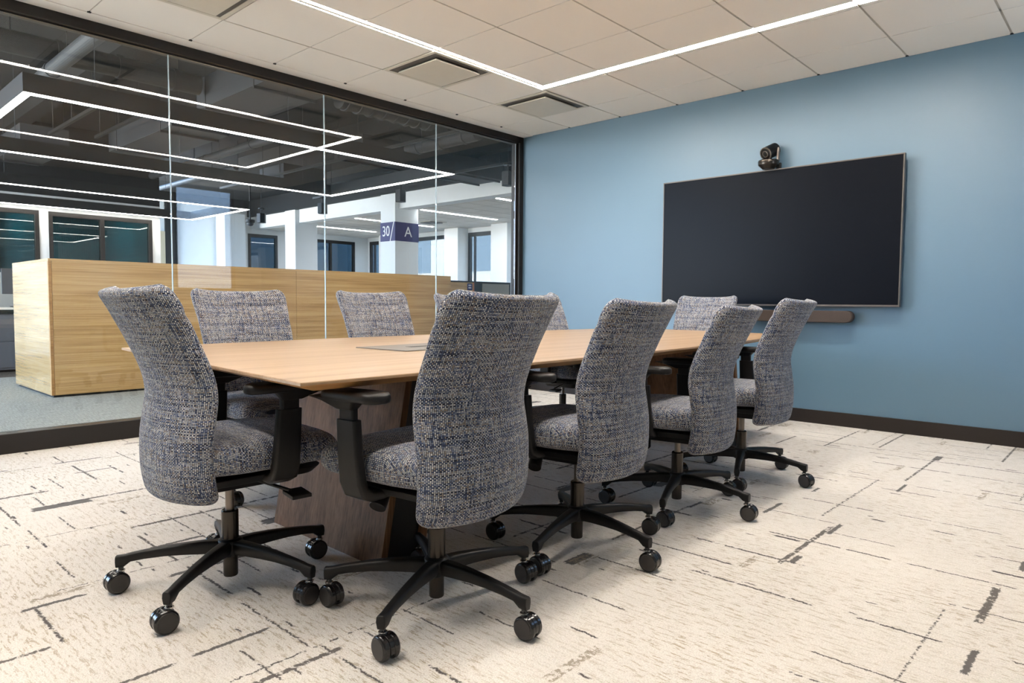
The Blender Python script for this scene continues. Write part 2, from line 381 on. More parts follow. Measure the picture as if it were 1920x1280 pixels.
# diffusers (square plaque vents)
def vent(i,j,label):
    x0,x1,y0,y1=gx[i],gx[i+1],gy[j+1],gy[j]; cx,cy=(x0+x1)/2,(y0+y1)/2; h=(x1-x0)/2-.006; k=(y1-y0)/2-.006
    r=empty('ceiling_vent',(cx,cy,H-.002),0,label,'vent','square ceiling vents')
    m=MB(); q=.030
    for (a,b_,c,d) in ((-h,h,-k,-k+q),(-h,h,k-q,k),(-h,-h+q,-k+q,k-q),(h-q,h,-k+q,k-q)): m.box(a,b_,c,d,-.004,.004)
    m.build('frame',M['vent'],r,bevel=.0015)
    m=MB(); hi,ki=h-q,k-q
    P=[(-hi,-ki),(hi,-ki),(hi,ki),(-hi,ki)]; Q=[(-.2,-.2),(.2,-.2),(.2,.2),(-.2,.2)]
    m.loft([[(a,b_,0) for a,b_ in P],[(a,b_,.034) for a,b_ in Q]]) 
    m.build('throat',M['ventd'],r)
    m=MB(); s_=.222
    m.loft([[(a,b_,-.010) for a,b_ in rrect(0,0,s_-.006,s_-.006,.004,2)],[(a,b_,-.018) for a,b_ in rrect(0,0,s_,s_,.004,2)],[(a,b_,-.022) for a,b_ in rrect(0,0,s_-.002,s_-.002,.004,2)]])
    m.build('plaque',M['vent'],r,bevel=.001)
vent(1,3,'square ceiling vent beside the light line, middle one of three')
vent(1,1,'square ceiling vent at the corner of the light line, near the blue wall')
vent(1,6,'square ceiling vent cut off by the top edge of the photo')

# ---------------------------------------------------------------- glass partition
zb,zt=.121,2.635
struct(MB().box(-5.13,-5.01,BY,WY-.03,0,zb),'trim_1',M['frame'],bevel=.003)
struct(MB().box(-5.13,-5.01,BY,WY-.03,zt,H+.05),'trim_2',M['frame'],bevel=.003)
struct(MB().box(-5.13,-5.01,WY-.06,WY-.0,0,H+.05),'trim_3',M['frame'],bevel=.003)
m=MB(); m.box(-5.075,-5.045,WY-.085,WY-.06,zb,zt); m.box(-5.075,-5.045,BY,WY-.085,zt-.008,zt); 
struct(m,'trim_4',M['frame'])
struct(MB().box(-5.048,-5.043,WY-.092,WY-.085,zb,zt-.008),'trim_5',M['silver'])
js=[-.50,.73,1.952,3.178,4.395,WY-.085]
ys=[BY]+js
n=0
for a,c in zip(ys,ys[1:]):
    n+=1
    struct(MB().box(WX-.006,WX+.006,a+.003,c-.003,zb+.001,zt-.009),'window_%d'%(n if n<5 else n+5),M['glass'])
for k,y in enumerate(js[:-1]):
    struct(MB().box(WX-.008,WX+.008,y-.0025,y+.0025,zb+.001,zt-.009),'trim_%d'%(10+k),M['joint'],bevel=.001)

# ---------------------------------------------------------------- table
TZ=.728
outline=[(-1.450,.842),(-1.446,1.3),(-1.450,1.8),(-1.462,2.3),(-1.485,2.75),(-1.525,3.2),(-1.575,3.65),(-1.64,4.05),(-1.72,4.46),
         (-2.2,4.55),(-2.65,4.60),(-3.05,4.60),(-3.13,4.0),(-3.15,3.3),(-3.165,2.6),(-3.150,1.9),(-3.105,1.35),(-3.022,.963)]
outline=[(x*1.063+(.05 if x<-3.03 else 0),y*1.063) for x,y in outline]
tc=Vector((-2.44,2.87))
T=empty('conference_table',(tc.x,tc.y,0),0,'long oak boat-shaped conference table with knife edge on two panel pedestals','table')
def inset(pts,d):
    n=len(pts); out=[]
    for i in range(n):
        p0,p,p1=Vector(pts[i-1]),Vector(pts[i]),Vector(pts[(i+1)%n])
        a=(p-p0).normalized(); b_=(p1-p).normalized()
        na,nb=Vector((-a.y,a.x)),Vector((-b_.y,b_.x)); nn=(na+nb).normalized()
        out.append(p+nn*(d/max(.3,nn.dot(na))))
    return out
ol=[Vector(p)-tc for p in outline]
top=MB()
rings=[[(p.x,p.y,TZ-.0) for p in inset(ol,.0015)],[(p.x,p.y,TZ-.002) for p in ol],[(p.x,p.y,TZ-.009) for p in ol]]
top.loft(rings,0)
top.build('tabletop',M['tabletop'],T)
e=MB(); e.loft([[(p.x,p.y,TZ-.0091) for p in inset(ol,.001)],[(p.x,p.y,TZ-.034) for p in inset(ol,.075)]],0)
e.build('bevelled_edge',M['tableedge'],T)
def pedestal(y0,dirn):
    x0,x1=-2.67,-1.93; lean=.125*dirn; zt_=TZ-.034
    P=MB()
    def slab(yb,th,xa=x0,xb=x1,m=0):
        P.hexa([(xa-tc.x,yb-tc.y,0),(xb-tc.x,yb-tc.y,0),(xb-tc.x,yb+th-tc.y,0),(xa-tc.x,yb+th-tc.y,0),
            (xa-tc.x,yb+lean-tc.y,zt_),(xb-tc.x,yb+lean-tc.y,zt_),(xb-tc.x,yb+th+lean-tc.y,zt_),(xa-tc.x,yb+th+lean-tc.y,zt_)],m)
    slab(y0,.028); slab(y0+.172,.028)
    slab(y0+.0285,.143,x0+.02,x1-.02,1)
    P.build('pedestal',[M['walnut'],M['dark']],T,bevel=.0015)
pedestal(1.42,1); pedestal(4.12,-1)
# cable plates let into the top
def plate(cx,cy,hx,hy,rot,label):
    r=empty('power_grommet',(cx,cy,TZ+.0005),rot,label,'power grommet')
    MB().box(-hx,hx,-hy,hy,0,.004).build('cover_plate',M['grommet'],r,bevel=.0015)
    m=MB(); m.loft([[(a,b_,.0042) for a,b_ in [(-.02,-.10),(.02,-.10),(.02,.10),(-.02,.10)]],[(a,b_,.0047) for a,b_ in [(-.02,-.10),(.02,-.10),(.02,.10),(-.02,.10)]]])
    m.build('cable_slot',M['dark'],r)
plate(-2.40,2.02,.165,.26,.06,'grey rectangular cable cover plate set into the near half of the table top')

# ---------------------------------------------------------------- chair
def chair_parts():
    R=empty('conference_chair',(0,0,0),0)
    # ---- backrest
    W0=.50; zb0,zt0=.312,.954
    def prof(z):     # rear surface behind the hub
        pts=[(.30,.212),(.40,.226),(.50,.226),(.58,.215),(.64,.208),(.71,.222),(.80,.260),(.89,.304),(.975,.348)]
        for (a,p),(b_,q) in zip(pts,pts[1:]):
            if z<=b_:
                t_=(z-a)/(b_-a); t_=max(0,t_)
                # catmull-rom
                i=pts.index((a,p)); p0=pts[max(0,i-1)][1]; p3=pts[min(len(pts)-1,i+2)][1]
                return .5*((2*p)+(-p0+q)*t_+(2*p0-5*p+4*q-p3)*t_**2+(-p0+3*p-3*q+p3)*t_**3)
        return pts[-1][1]
    def width(z):
        pts=[(.30,.445),(.42,.465),(.55,.475),(.64,.468),(.78,.478),(.90,.500),(.98,.515)]
        for (a,p),(b_,q) in zip(pts,pts[1:]):
            if z<=b_: t_=(z-a)/(b_-a); t_=t_*t_*(3-2*t_); return p+(q-p)*t_
        return pts[-1][1]
    nv=54; nu=22
    zs=[]
    for i in range(nv+1):
        t_=i/nv; zs.append(zb0+(zt0-zb0)*(.5-.5*math.cos(PI*t_))*.35+(zt0-zb0)*t_*.65)
    rings=[];uvs=[]
    for z in zs:
        hw=width(z)/2
        rb,rt=.055,.048
        if z<zb0+rb: d=(zb0+rb-z)/rb; hw-=rb*(1-math.sqrt(max(0,1-d*d)))
        if z>zt0-rt: d=(z-(zt0-rt))/rt; hw-=rt*(1-math.sqrt(max(0,1-d*d)))
        th=.058
        if z<.5: th=.058+.012*(.5-z)/.16
        eb,et=.030,.026
        e_=1
        if z<zb0+eb: d=(zb0+eb-z)/eb; e_=math.sqrt(max(0,1-d*d))
        if z>zt0-et: d=(z-(zt0-et))/et; e_=math.sqrt(max(0,1-d*d))
        sag=.068
        pr=prof(z); mid=pr-th/2
        seam=.006*math.exp(-((z-.872)/.010)**2)
        ring=[];uv=[]
        def pt(u,side):
            au=abs(u)
            endr=math.sqrt(max(0,1-max(0,(au-.90)/.10)**2))
            t2=th*.5*e_*endr
            yy=-(mid+.022)+sag*au**2.2+ (t2-seam if side>0 else -t2)
            zz=z+.014*au**3*max(0,(z-.75)/.22)
            return (u*hw,yy,zz)
        for k in range(nu+1):
            u=-1+2*k/nu; u=math.copysign(abs(math.sin(u*PI/2))**.9,u)
            ring.append(pt(u,-1))
        for k in range(1,nu):
            u=1-2*k/nu; u=math.copysign(abs(math.sin(u*PI/2))**.9,u)
            ring.append(pt(u,1))
        def arcs(P,c):
            L=[0]
            for p,q in zip(P,P[1:]): L.append(L[-1]+math.dist(p,q))
            return [v-L[c] for v in L]
        ra=arcs(ring[:nu+1],nu//2); fa=arcs(ring[nu:]+[ring[0]],nu//2)
        uv=[((ra[k],z),(ra[k+1],z)) for k in range(nu)]+[((fa[k]+1.5,z),(fa[k+1]+1.5,z)) for k in range(nu)]
        rings.append(ring);uvs.append(uv)
    m=MB(); m.loft(rings,0,True,True,uvs)
    m.build('backrest',M['fabric'],R,smooth=True,weld=True,sub=1)
    # ---- seat cushion
    ys=[-.195+ i*(.485/26) for i in range(27)]
    rings=[];uvs=[]
    for y in ys:
        t_=(y+.195)/.485
        hw=.215+.035*min(1,t_*3.0) if t_<.34 else .25
        if t_>.80: d=(t_-.80)/.20; hw-= .075*(1-math.sqrt(max(0,1-d*d)))
        zt_=.513+.006*math.sin(PI*t_)
        zb_=.402
        if t_>.62: d=(t_-.62)/.38; zt_-=.016*d*d; zb_+=.008*d
        if t_>.90: d=(t_-.90)/.10; k=(1-math.sqrt(max(0,1-d*d))); c=(zt_+zb_)/2; zt_-=(zt_-c)*.85*k; zb_+=(c-zb_)*.85*k
        if t_<.05: d=(.05-t_)/.05; k=(1-math.sqrt(max(0,1-d*d))); c=(zt_+zb_)/2; zt_-=(zt_-c)*.6*k; zb_+=(c-zb_)*.6*k
        c=(zt_+zb_)/2; hh=(zt_-zb_)/2
        ring=[];uv=[]; L=0; N=40
        for k in range(N):
            a=2*PI*k/N+PI
            cs,sn=math.cos(a),math.sin(a)
            px_=math.copysign(abs(cs)**.42,cs)*hw; pz=c+math.copysign(abs(sn)**.62,sn)*hh
            pz-= .010*(1-(px_/hw)**2)*(1 if sn>0 else 0)*(1-t_)
            if ring: L+=math.dist(ring[-1],(px_,y,pz))
            ring.append((px_,y,pz)); uv.append((L,y))
        uv.append((L+math.dist(ring[-1],ring[0]),y))
        if rings: VV+=math.dist(rings[-1][30],ring[30])
        else: VV=0
        uv=[(a_,VV) for a_,_ in uv]
        rings.append(ring);uvs.append(list(zip(uv,uv[1:])))
    m=MB(); m.loft(rings,0,True,True,uvs)
    m.build('seat',M['fabric'],R,smooth=True,sub=1)
    # ---- under-seat shell and tilt mechanism
    m=MB(); 
    m.loft([[(a,b_,.372) for a,b_ in rrect(0,.02,.185,.195,.05,4)],[(a,b_,.398) for a,b_ in rrect(0,.02,.205,.215,.05,4)]])
    m.loft([[(a,b_,.325) for a,b_ in rrect(0,.01,.055,.13,.02,3)],[(a,b_,.375) for a,b_ in rrect(0,.01,.085,.17,.03,3)]])
    m.hexa([(-.04,-.17,.350),(.04,-.17,.350),(.04,-.10,.335),(-.04,-.10,.335),(-.04,-.175,.42),(.04,-.175,.42),(.04,-.10,.38),(-.04,-.10,.38)])
    m.build('tilt_mechanism',M['blackp'],R,bevel=.004)
    m=MB(); m.cyl((-.09,.12,.372),(-.15,.10,.315),.022,.026,20); m.build('tension_knob',M['blackp'],R,bevel=.002)
    m=MB(); m.cyl((.08,.06,.350),(.225,.10,.338),.006,.006,10)
    m.hexa([(.20,.085,.325),(.27,.085,.318),(.27,.15,.318),(.20,.15,.325),(.20,.085,.337),(.27,.085,.330),(.27,.15,.330),(.20,.15,.337)])
    m.build('lever',M['blackp'],R,bevel=.003)
    # ---- gas column
    m=MB(); m.lathe([(.0135,.0),(.0135,.345)],24,0,(0,0,0)) if False else None
    m.lathe([(.014,.20),(.014,.345)],24,1)
    m.lathe([(.0255,.135),(.0265,.14),(.0265,.246),(.0235,.250),(.016,.250)],32,0)
    m.lathe([(.021,.030),(.023,.034),(.023,.12)],28,0)
    m.build('gas_column',[M['column'],M['column2']],R,smooth=False,bevel=.0008)
    # ---- base hub
    m=MB(); m.lathe([(.028,.098),(.040,.102),(.043,.128),(.038,.150),(.030,.156)],32); m.build('base_hub',M['blackp'],R,bevel=.002)
    # ---- armrests
    for s in (-1,1):
        m=MB()
        # post: flat blade rising from under the seat, elbow at the bottom
        path=[(.13,.02,.388,.014,.030),(.19,.02,.384,.014,.034),(.235,.02,.388,.016,.038),(.262,.02,.402,.017,.041),(.272,.02,.430,.017,.042),(.273,.024,.50,.016,.040),(.272,.030,.585,.0155,.038)]
        rings=[]
        for k,(x_,y_,z_,hx,hy) in enumerate(path):
            a=Vector(path[max(0,k-1)][:3]); c=Vector(path[min(len(path)-1,k+1)][:3]); d=(c-a).normalized()
            nrm=Vector((-d.z,0,d.x)).normalized()
            ring=[]
            for (p,q) in rrect(0,0,hx,hy,.009,3):
                ring.append((s*(x_+nrm.x*p),y_+q,z_+nrm.z*p))
            rings.append(ring)
        m.loft(rings,0)
        m.loft([[(s*(.271+p),.032+q,.580) for p,q in rrect(0,0,.0115,.028,.006,3)],[(s*(.270+p),.034+q,.632) for p,q in rrect(0,0,.0115,.028,.006,3)]])
        # flared bracket that carries the pad
        m.loft([[(s*(.270+p),.040+q,.612) for p,q in rrect(0,0,.014,.032,.008,3)],[(s*(.270+p),.060+q,.632) for p,q in rrect(0,0,.024,.068,.012,3)],[(s*(.268+p),.075+q,.642) for p,q in rrect(0,0,.034,.105,.02,3)]])
        m.v=[(a+s*.010*max(0,min(1,(c-.38)/.1)),b+.040,c+.022*max(0,min(1,(c-.4)/.15))) for a,b,c in m.v]
        ar=m.build('armrest',M['blackp'],R,bevel=.0015)
        m=MB(); rg=[]
        for z_,gr in ((.640,-.006),(.643,-.001),(.650,0),(.660,-.001),(.666,-.005),(.668,-.012)):
            ring=[]
            for (p,q) in rrect(0,.060,.046+gr,.118+gr,.040+gr,8):
                wq=1-.12*max(0,(q-.05)/.12); ring.append((s*(.262+p*wq),q,z_-.006*((q-.045)/.125)**2))
            rg.append(ring)
        m.loft(rg); m.v=[(a+s*.008,b,c+.022) for a,b,c in m.v]; m.build('arm_pad',M['blackp'],ar,smooth=True)
    return R
def leg_mesh():
    m=MB()
    prof=[(.030,.150,.105,.024),(.08,.150,.108,.021),(.14,.146,.109,.0185),(.20,.140,.108,.0165),(.26,.131,.103,.0150),(.30,.124,.097,.0145),(.320,.119,.082,.0145),(.345,.117,.079,.0140)]
    rings=[]
    for x_,zt_,zb_,hw in prof:
        rings.append([(x_,-hw*.55,zt_),(x_,-hw*.9,zt_-.006),(x_,-hw*1.0,(zt_+zb_)/2),(x_,-hw*.72,zb_),(x_,hw*.72,zb_),(x_,hw*1.0,(zt_+zb_)/2),(x_,hw*.9,zt_-.006),(x_,hw*.55,zt_)])
    m.loft(rings); return m
def caster_mesh():
    m=MB()
    m.lathe([(.0125,.066),(.0125,.071)],16,2); m.lathe([(.008,.05),(.008,.082)],12,0)
    for s in (-1,1):
        a,b_=(.007,.026)
        pr=[(.012,a),(.0315,a),(.0345,a+.003),(.0345,b_-.006),(.0315,b_-.002),(.0285,b_)]
        m.lathe([(r,s*h) for r,h in pr],36,0,(.013,0,.0345),'y')
        m.lathe([(.0275,s*b_),(.0268,s*(b_+.0012)),(.001,s*(b_+.0012))],36,1,(.013,0,.0345),'y')
    # hood between the wheels
    ring=[]
    for k in range(13):
        a=math.radians(-20+200*k/12); ring.append((math.cos(a)*.033+.013,math.sin(a)*.033+.0345))
    m.loft([[(x_,-.0065,max(z_,.012)) for x_,z_ in ring],[(x_,.0065,max(z_,.012)) for x_,z_ in ring]],0)
    return m
proto=chair_parts()
LEG=leg_mesh().build('leg',M['blackp'],proto,bevel=.003)
CAS=caster_mesh().build('caster',[M['blackg'],M['caster'],M['chrome']],LEG,bevel=.0008)
CAS.location=(.331,0,0)
legs=[LEG]
for k in range(4): legs.append(copy_tree(LEG,proto))
def place(ch,x,y,face,base,cast,label,group):
    """face: world azimuth (deg) the sitter looks; base: azimuth of first leg; cast: azimuth of the wheel axle"""
    rz=math.radians(face-90); ch.location=(x,y,0); ch.rotation_euler=(0,0,rz)
    tag(ch,label,'chair',group)
    k=0
    for c in ch.children:
        if c.name.split('.')[0]=='leg':
            az=base+72*k; c.rotation_euler=(0,0,math.radians(az)-rz)
            c.children[0].rotation_euler=(0,0,math.radians(cast-90-az+random.uniform(-9,9)))
            k+=1
adj=[(0,.012),(.008,0),(0,-.015),(-.025,-.033),(0,0),(-.03,.030),(-.02,.035),(-.02,.030),(-.02,.030),(-.01,.036)]
specs=[
 (-2.184,1.008,87,-126,3,'leftmost grey tweed office chair, at the near short end of the table'),
 (-1.570,1.367,187,-138,96,'largest tweed office chair, near side of the table beside its front corner'),
 (-1.584,2.092,187,-149,98,'second tweed office chair along the near side, just right of the largest one'),
 (-1.572,2.836,190,-70.5,95,'third tweed office chair along the near side, in front of the screen'),
 (-1.590,3.560,187,-69,88,'rightmost tweed office chair, last on the near side towards the blue wall'),
 (-3.215,1.670,0,20,95,'tweed office chair on the glass side of the table, behind the leftmost chair'),
 (-3.215,2.500,0,55,90,'tweed office chair on the glass side, behind the grey cable plate'),
 (-3.215,3.250,0,10,90,'tweed office chair mostly hidden behind the largest chair, a corner showing at its left'),
 (-3.215,4.050,0,40,90,'tweed office chair on the glass side, peeking out just right of the largest chair'),
 (-2.58,4.83,-90,30,0,'tweed office chair at the far short end, its front showing below the screen'),
]
chairs=[proto]+[copy_tree(proto) for _ in specs[1:]]
for ch,sp,(ds,db) in zip(chairs,specs,adj):
    place(ch,*sp,'conference chairs around the table')
    for c in ch.children:       # seat lift and back height differ from chair to chair
        n_=c.name.split('.')[0]
        if n_=='backrest': c.location.z=db
        elif n_ in ('seat','tilt_mechanism','tension_knob','lever'): c.location.z=ds
        elif n_=='armrest': c.location.z=min(ds,0)

# ---------------------------------------------------------------- screen, soundbar, camera on the wall
tv=empty('wall_screen',(-2.275,5.50,1.465),0,'large black flat screen with thin grey frame on the blue wall','screen')
hx,hz=.965,.545
m=MB(); m.box(-hx+.009,hx-.009,-.0005,.006,-hz+.009,hz-.009); m.build('display_panel',M['screen'],tv)
m=MB(); 
for (a,b_,c,d) in ((-hx,hx,hz-.009,hz),(-hx,hx,-hz,-hz+.014),(-hx,-hx+.009,-hz+.014,hz-.009),(hx-.009,hx,-hz+.014,hz-.009)): m.box(a,b_,-.004,.035,c,d)
m.build('bezel',M['bezel'],tv,bevel=.001)
m=MB(); m.box(-hx+.01,hx-.01,.006,.034,-hz+.015,hz-.01); m.box(-.55,.55,.034,.055,-.40,.35); m.box(-.30,.30,.055,.089,-.2,.2); m.build('back_housing',M['blackp'],tv,bevel=.003)
sb=empty('soundbar',(-2.275,5.52,.843),0,'slim brown-grey soundbar with rounded ends under the screen','speaker')
R_=[(a,b_) for a,b_ in rrect(0,0,.655,.045,.0445,10)]
m=MB(); m.loft([[(a*.99,-.030,b_*.93) for a,b_ in R_],[(a,-.024,b_) for a,b_ in R_],[(a,.030,b_) for a,b_ in R_]]); m.build('grille',M['speaker'],sb)
m=MB(); m.loft([[(a*.98,.030,b_*.9) for a,b_ in R_],[(a*.98,.069,b_*.9) for a,b_ in R_]]); m.build('wall_mount',M['blackp'],sb)
pc=empty('conference_camera',(-2.285,5.50,2.012),math.radians(8),'dark round video camera standing on top of the wall screen','camera')
m=MB(); m.lathe([(.045,.0),(.058,.012),(.078,.030),(.080,.040),(.080,.060),(.076,.068),(.060,.070)],36,0,(0,-.02,0)); m.build('camera_base',M['bezel'] if False else M['column'],pc,smooth=False,bevel=.001)
m=MB(); m.hexa([(.060,-.03,.06),(.078,-.03,.06),(.078,.02,.06),(.060,.02,.06),(.064,-.02,.165),(.078,-.02,.165),(.078,.012,.165),(.064,.012,.165)]); m.build('yoke',M['bezel'],pc,bevel=.003)
d=Vector((-.42,-.80,-.42)).normalized(); c0=Vector((.01,.0,.142))
m=MB(); m.cyl(c0-d*.055,c0+d*.060,.052,.052,32,0); 
hd=m.build('camera_head',M['blackp'],pc,bevel=.004)
m=MB(); m.cyl(c0+d*.061,c0+d*.066,.054,.052,32,0); m.cyl(c0+d*.0665,c0+d*.0675,.045,.045,32,1); m.cyl(c0+d*.068,c0+d*.070,.026,.024,24,0); m.cyl(c0+d*.0702,c0+d*.0712,.020,.018,24,1)
m.build('lens',[M['column2'],M['lens']],hd)
m=MB(); m.box(-.03,.03,.0,.075,-.012,.004); m.box(.05,.085,.015,.05,.0,.05); m.build('bracket',M['blackp'],pc,bevel=.003)

# ================================================================ open office beyond the glass
OX=-20.2; FY=14.4; DZ=3.95; CZ=3.15
struct(MB().box(-10.0,-5.14,-4.2,FY,-.06,0),'floor_office',carpet_office('office_carpet',(120,118,110),(176,174,164)))
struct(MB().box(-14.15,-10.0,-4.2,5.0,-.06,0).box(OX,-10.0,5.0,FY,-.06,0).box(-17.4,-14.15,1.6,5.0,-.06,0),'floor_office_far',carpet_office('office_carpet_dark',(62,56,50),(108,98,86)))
struct(MB().box(-14.3,-5.14,-4.2,10.2,DZ,DZ+.1),'ceiling_office',M['deck'])
struct(MB().box(OX,-14.3,5.0,10.2,DZ,DZ+.1),'ceiling_office_far',M['deck'])
struct(MB().box(-5.30,-5.14,BY-.12,WY+.12,H+.05,DZ),'wall_left_header',M['deck'])
struct(MB().box(-5.14,-5.02,WY+.12,FY,-.06,DZ),'wall_office_near',M['white'])
struct(MB().box(-5.26,-5.14,-4.2,BY,-.06,DZ),'wall_office_entry',M['white'])
# white ceiling beyond the beam
b=MB(); b.box(OX,-5.26,10.3,FY,CZ,CZ+.06)
struct(b,'ceiling_office_back',[M['tile']])
b=MB()
for k in range(7): b.box(OX,-5.26,10.7+k*.61-.006,10.7+k*.61+.006,CZ-.002,CZ-.0)
for k in range(24): b.box(-19.8+k*.61-.004,-19.8+k*.61+.004,10.45,FY,CZ-.003,CZ-.001)
struct(b,'trim_20',M['tbar'])
struct(MB().box(OX,-5.26,10.12,10.42,3.11,3.47),'trim_21',M['white'])
struct(MB().box(OX,-5.26,10.0,10.5,3.47,DZ),'trim_22',M['deck'])
# left white wall with glazed offices
LXW=-14.0
b=MB(); zt2=2.45
yA0,yA1,yB0,yB1,yE=1.9,3.22,3.36,5.04,5.19
b.box(LXW-.15,LXW,1.6,yA0,-.06,DZ); b.box(LXW-.15,LXW,-4.2,1.6,2.9,DZ); b.box(LXW-.15,LXW,-4.2,1.6,-.06,.1); b.box(LXW-.15,LXW,-4.2,-3.4,.1,2.9); b.box(LXW-.15,LXW,yA1,yB0,-.06,zt2); b.box(LXW-.15,LXW,yB1,yE,-.06,zt2); b.box(LXW-.15,LXW,yA0,yE,zt2,2.72); 
b.box(LXW-.15,LXW,yA0,yA1,-.06,.1); b.box(LXW-.15,LXW,yB0,yB1,-.06,.1)
struct(b,'wall_office_left',M['white'])
def framed(name,x,y0,y1,z0,z1,mull,gmat,fw=.06):
    b=MB(); b.box(x-.08,x+.02,y0,y0+fw,z0,z1); b.box(x-.08,x+.02,y1-fw,y1,z0,z1); b.box(x-.08,x+.02,y0+fw,y1-fw,z1-fw*1.2,z1); b.box(x-.08,x+.02,y0+fw,y1-fw,z0,z0+fw)
    for q in mull: b.box(x-.08,x+.02,q-.035,q+.035,z0+fw,z1-fw*1.2)
    b.box(x-.036,x-.024,y0+fw,y1-fw,z0+fw,z1-fw*1.2,1)
    return struct(b,name,[M['frame'],gmat])
framed('window_6',LXW,yA0,yA1,.1,zt2,[],M['glasst'])
framed('window_11',LXW,-3.4,1.6,.1,2.9,[-1.8,-.2],glass('daylight_glass',(.30,.32,.33)))  # unseen window, added so daylight glares on the oak end panel
framed('window_7',LXW,yB0,yB1,.1,zt2,[4.19],M['glasst'])
# rooms behind that wall
struct(MB().box(-17.4,-17.3,1.6,yE,0,2.72),'wall_meeting_room',M['teal'])
struct(MB().box(-17.3,LXW-.15,3.26,3.34,0,2.72),'wall_meeting_room_side',M['teal'])
struct(MB().box(-17.4,LXW-.15,1.6,1.7,0,2.72),'wall_meeting_room_front',M['teal'])
struct(MB().box(-17.3,LXW-.15,yE-.08,yE,0,2.72),'wall_meeting_room_end',M['teal'])
struct(MB().box(-17.4,LXW-.15,1.6,yE,2.72,2.80),'ceiling_meeting_room',M['white'])
for (yy,l) in ((2.6,'small added light strip brightening the left glazed meeting room'),(4.3,'small added light strip brightening the second glazed meeting room')):  # added strips that brighten the teal rooms behind the glass
    r=empty('ceiling_light_strip',(-15.7,yy,2.715),0,l,'light')
    MB().box(-.6,.6,-.035,.035,-.008,-.001).build('diffuser',LED_FAR,r); MB().box(-.61,.61,-.045,.045,-.0005,.004).build('housing',M['white'],r)
# rear walls of the open office
b=MB(); X0=OX
ops=[(10.02,10.98),(12.05,13.85)]
prev=5.0
for (a,c) in ops:
    b.box(X0-.15,X0,prev,a,-.06,DZ); b.box(X0-.15,X0,a,c,2.98,DZ); b.box(X0-.15,X0,a,c,-.06,.4); prev=c
b.box(X0-.15,X0,prev,FY,-.06,DZ)
struct(b,'wall_office_rear',M['white'])
framed('window_8',X0,10.02,10.98,.4,2.98,[],M['glassd'],.08)
framed('window_9',X0,12.05,13.85,.4,2.98,[12.9],M['glassd'],.08)
struct(MB().box(X0-1.9,X0-1.8,6,FY+3,-.06,3.6),'wall_far_room',plain('slate_blue_wall',(70,96,112),.6))
struct(MB().box(X0+.001,X0+.04,7.38,7.60,0,2.85),'door_1',plain('beige_door_panel',(205,188,158),.5))
struct(MB().box(X0+.001,X0+.06,7.601,7.93,0,DZ-.001),'trim_50',M['deck'])
# window facade at the end, with piers
cols_px=[(-19.0,-18.35),(-15.72,-15.12),(-13.75,-13.12),(-11.2,-10.6),(-8.7,-8.1)]
b=MB(); b.box(OX,-5.26,FY,FY+.15,3.02,CZ+.3); b.box(OX,-5.26,FY,FY+.15,-.06,.35)
for a,c in cols_px: b.box(a,c,FY,FY+.15,.35,3.02)
b.box(OX,-20.1,FY,FY+.15,.35,3.02)
struct(b,'wall_office_back',M['white'])
xs=[-20.1]+[v for p in cols_px for v in p]+[-5.26]
k=0
def xframe(name,x0,x1,y,z0,z1,fw=.09):
    b=MB(); b.box(x0,x0+fw,y,y+.09,z0,z1); b.box(x1-fw,x1,y,y+.09,z0,z1); b.box(x0+fw,x1-fw,y,y+.09,z1-fw*1.3,z1); b.box(x0+fw,x1-fw,y,y+.09,z0,z0+fw)
    b.box(x0+fw+.16,x0+fw+.20,y,y+.07,z0+fw,z1-fw*1.3)
    b.box(x0+fw,x1-fw,y+.04,y+.052,z0+fw,z1-fw*1.3,1)
    struct(b,name,[M['framen'],M['glassf']])
for i in range(0,len(xs),2):
    xframe('window_%d'%(20+i//2),xs[i],xs[i+1],FY,.35,3.02)
pl=['white square pier at the window wall, leftmost in the corner','white square pier at the window wall, just right of the numbered column','white square pier at the window wall between two black framed windows','white square pier at the window wall, right by the black glass frame',
    'white square pier at the window wall hidden towards the blue wall']
for (a,c),l in zip(cols_px[:4],pl):
    tag(MB().box(a,c,FY-.42,FY-.001,0,CZ-.004).build('column',M['white'],bevel=.004),l,'column','piers along the window wall')
# big columns in the beam line
def column(x0,x1,y0,y1,l,z=3.46):
    return tag(MB().box(x0,x1,y0,y1,0,z).build('column',M['white'],bevel=.005),l,'column','white columns under the beam')
column(-13.51,-12.956,10.0,10.69,'white square column wearing the navy sign with 30 and A')
column(-17.96,-17.41,10.0,10.69,'wide white square column left of the navy signed column')
column(-20.1,-19.54,9.0,9.62,'white square column seen through the pale blue reflection in the glass')
# navy sign band
sg=empty('column_sign',(-13.51,10.0,2.36),0,'navy blue band sign wrapped round the white column reading 30/ and A','sign')
m=MB(); m.box(-.006,.560,-.006,-.001,0,.44); m.box(.555,.560,-.001,.70,0,.44); m.build('band',M['navy'],sg)
def text(body,size,loc,rot,parent,name):
    cu=bpy.data.curves.new('t','FONT'); cu.body=body; cu.size=size; cu.extrude=.002; cu.align_x='CENTER'; cu.align_y='CENTER'; cu.offset=-.0
    tmp=bpy.data.objects.new('t',cu); C.objects.link(tmp); bpy.context.view_layer.update()
    me=bpy.data.meshes.new_from_object(tmp.evaluated_get(bpy.context.evaluated_depsgraph_get())); bpy.data.objects.remove(tmp)
    me.materials.clear(); me.materials.append(M['letter'])
    o=bpy.data.objects.new(name,me); C.objects.link(o); o.parent=parent; o.location=loc; o.rotation_euler=rot; return o
t30=text('30',.34,(.215,-.0085,.225),(PI/2,0,0),sg,'number_lettering'); t30.scale=(.86,1,1)
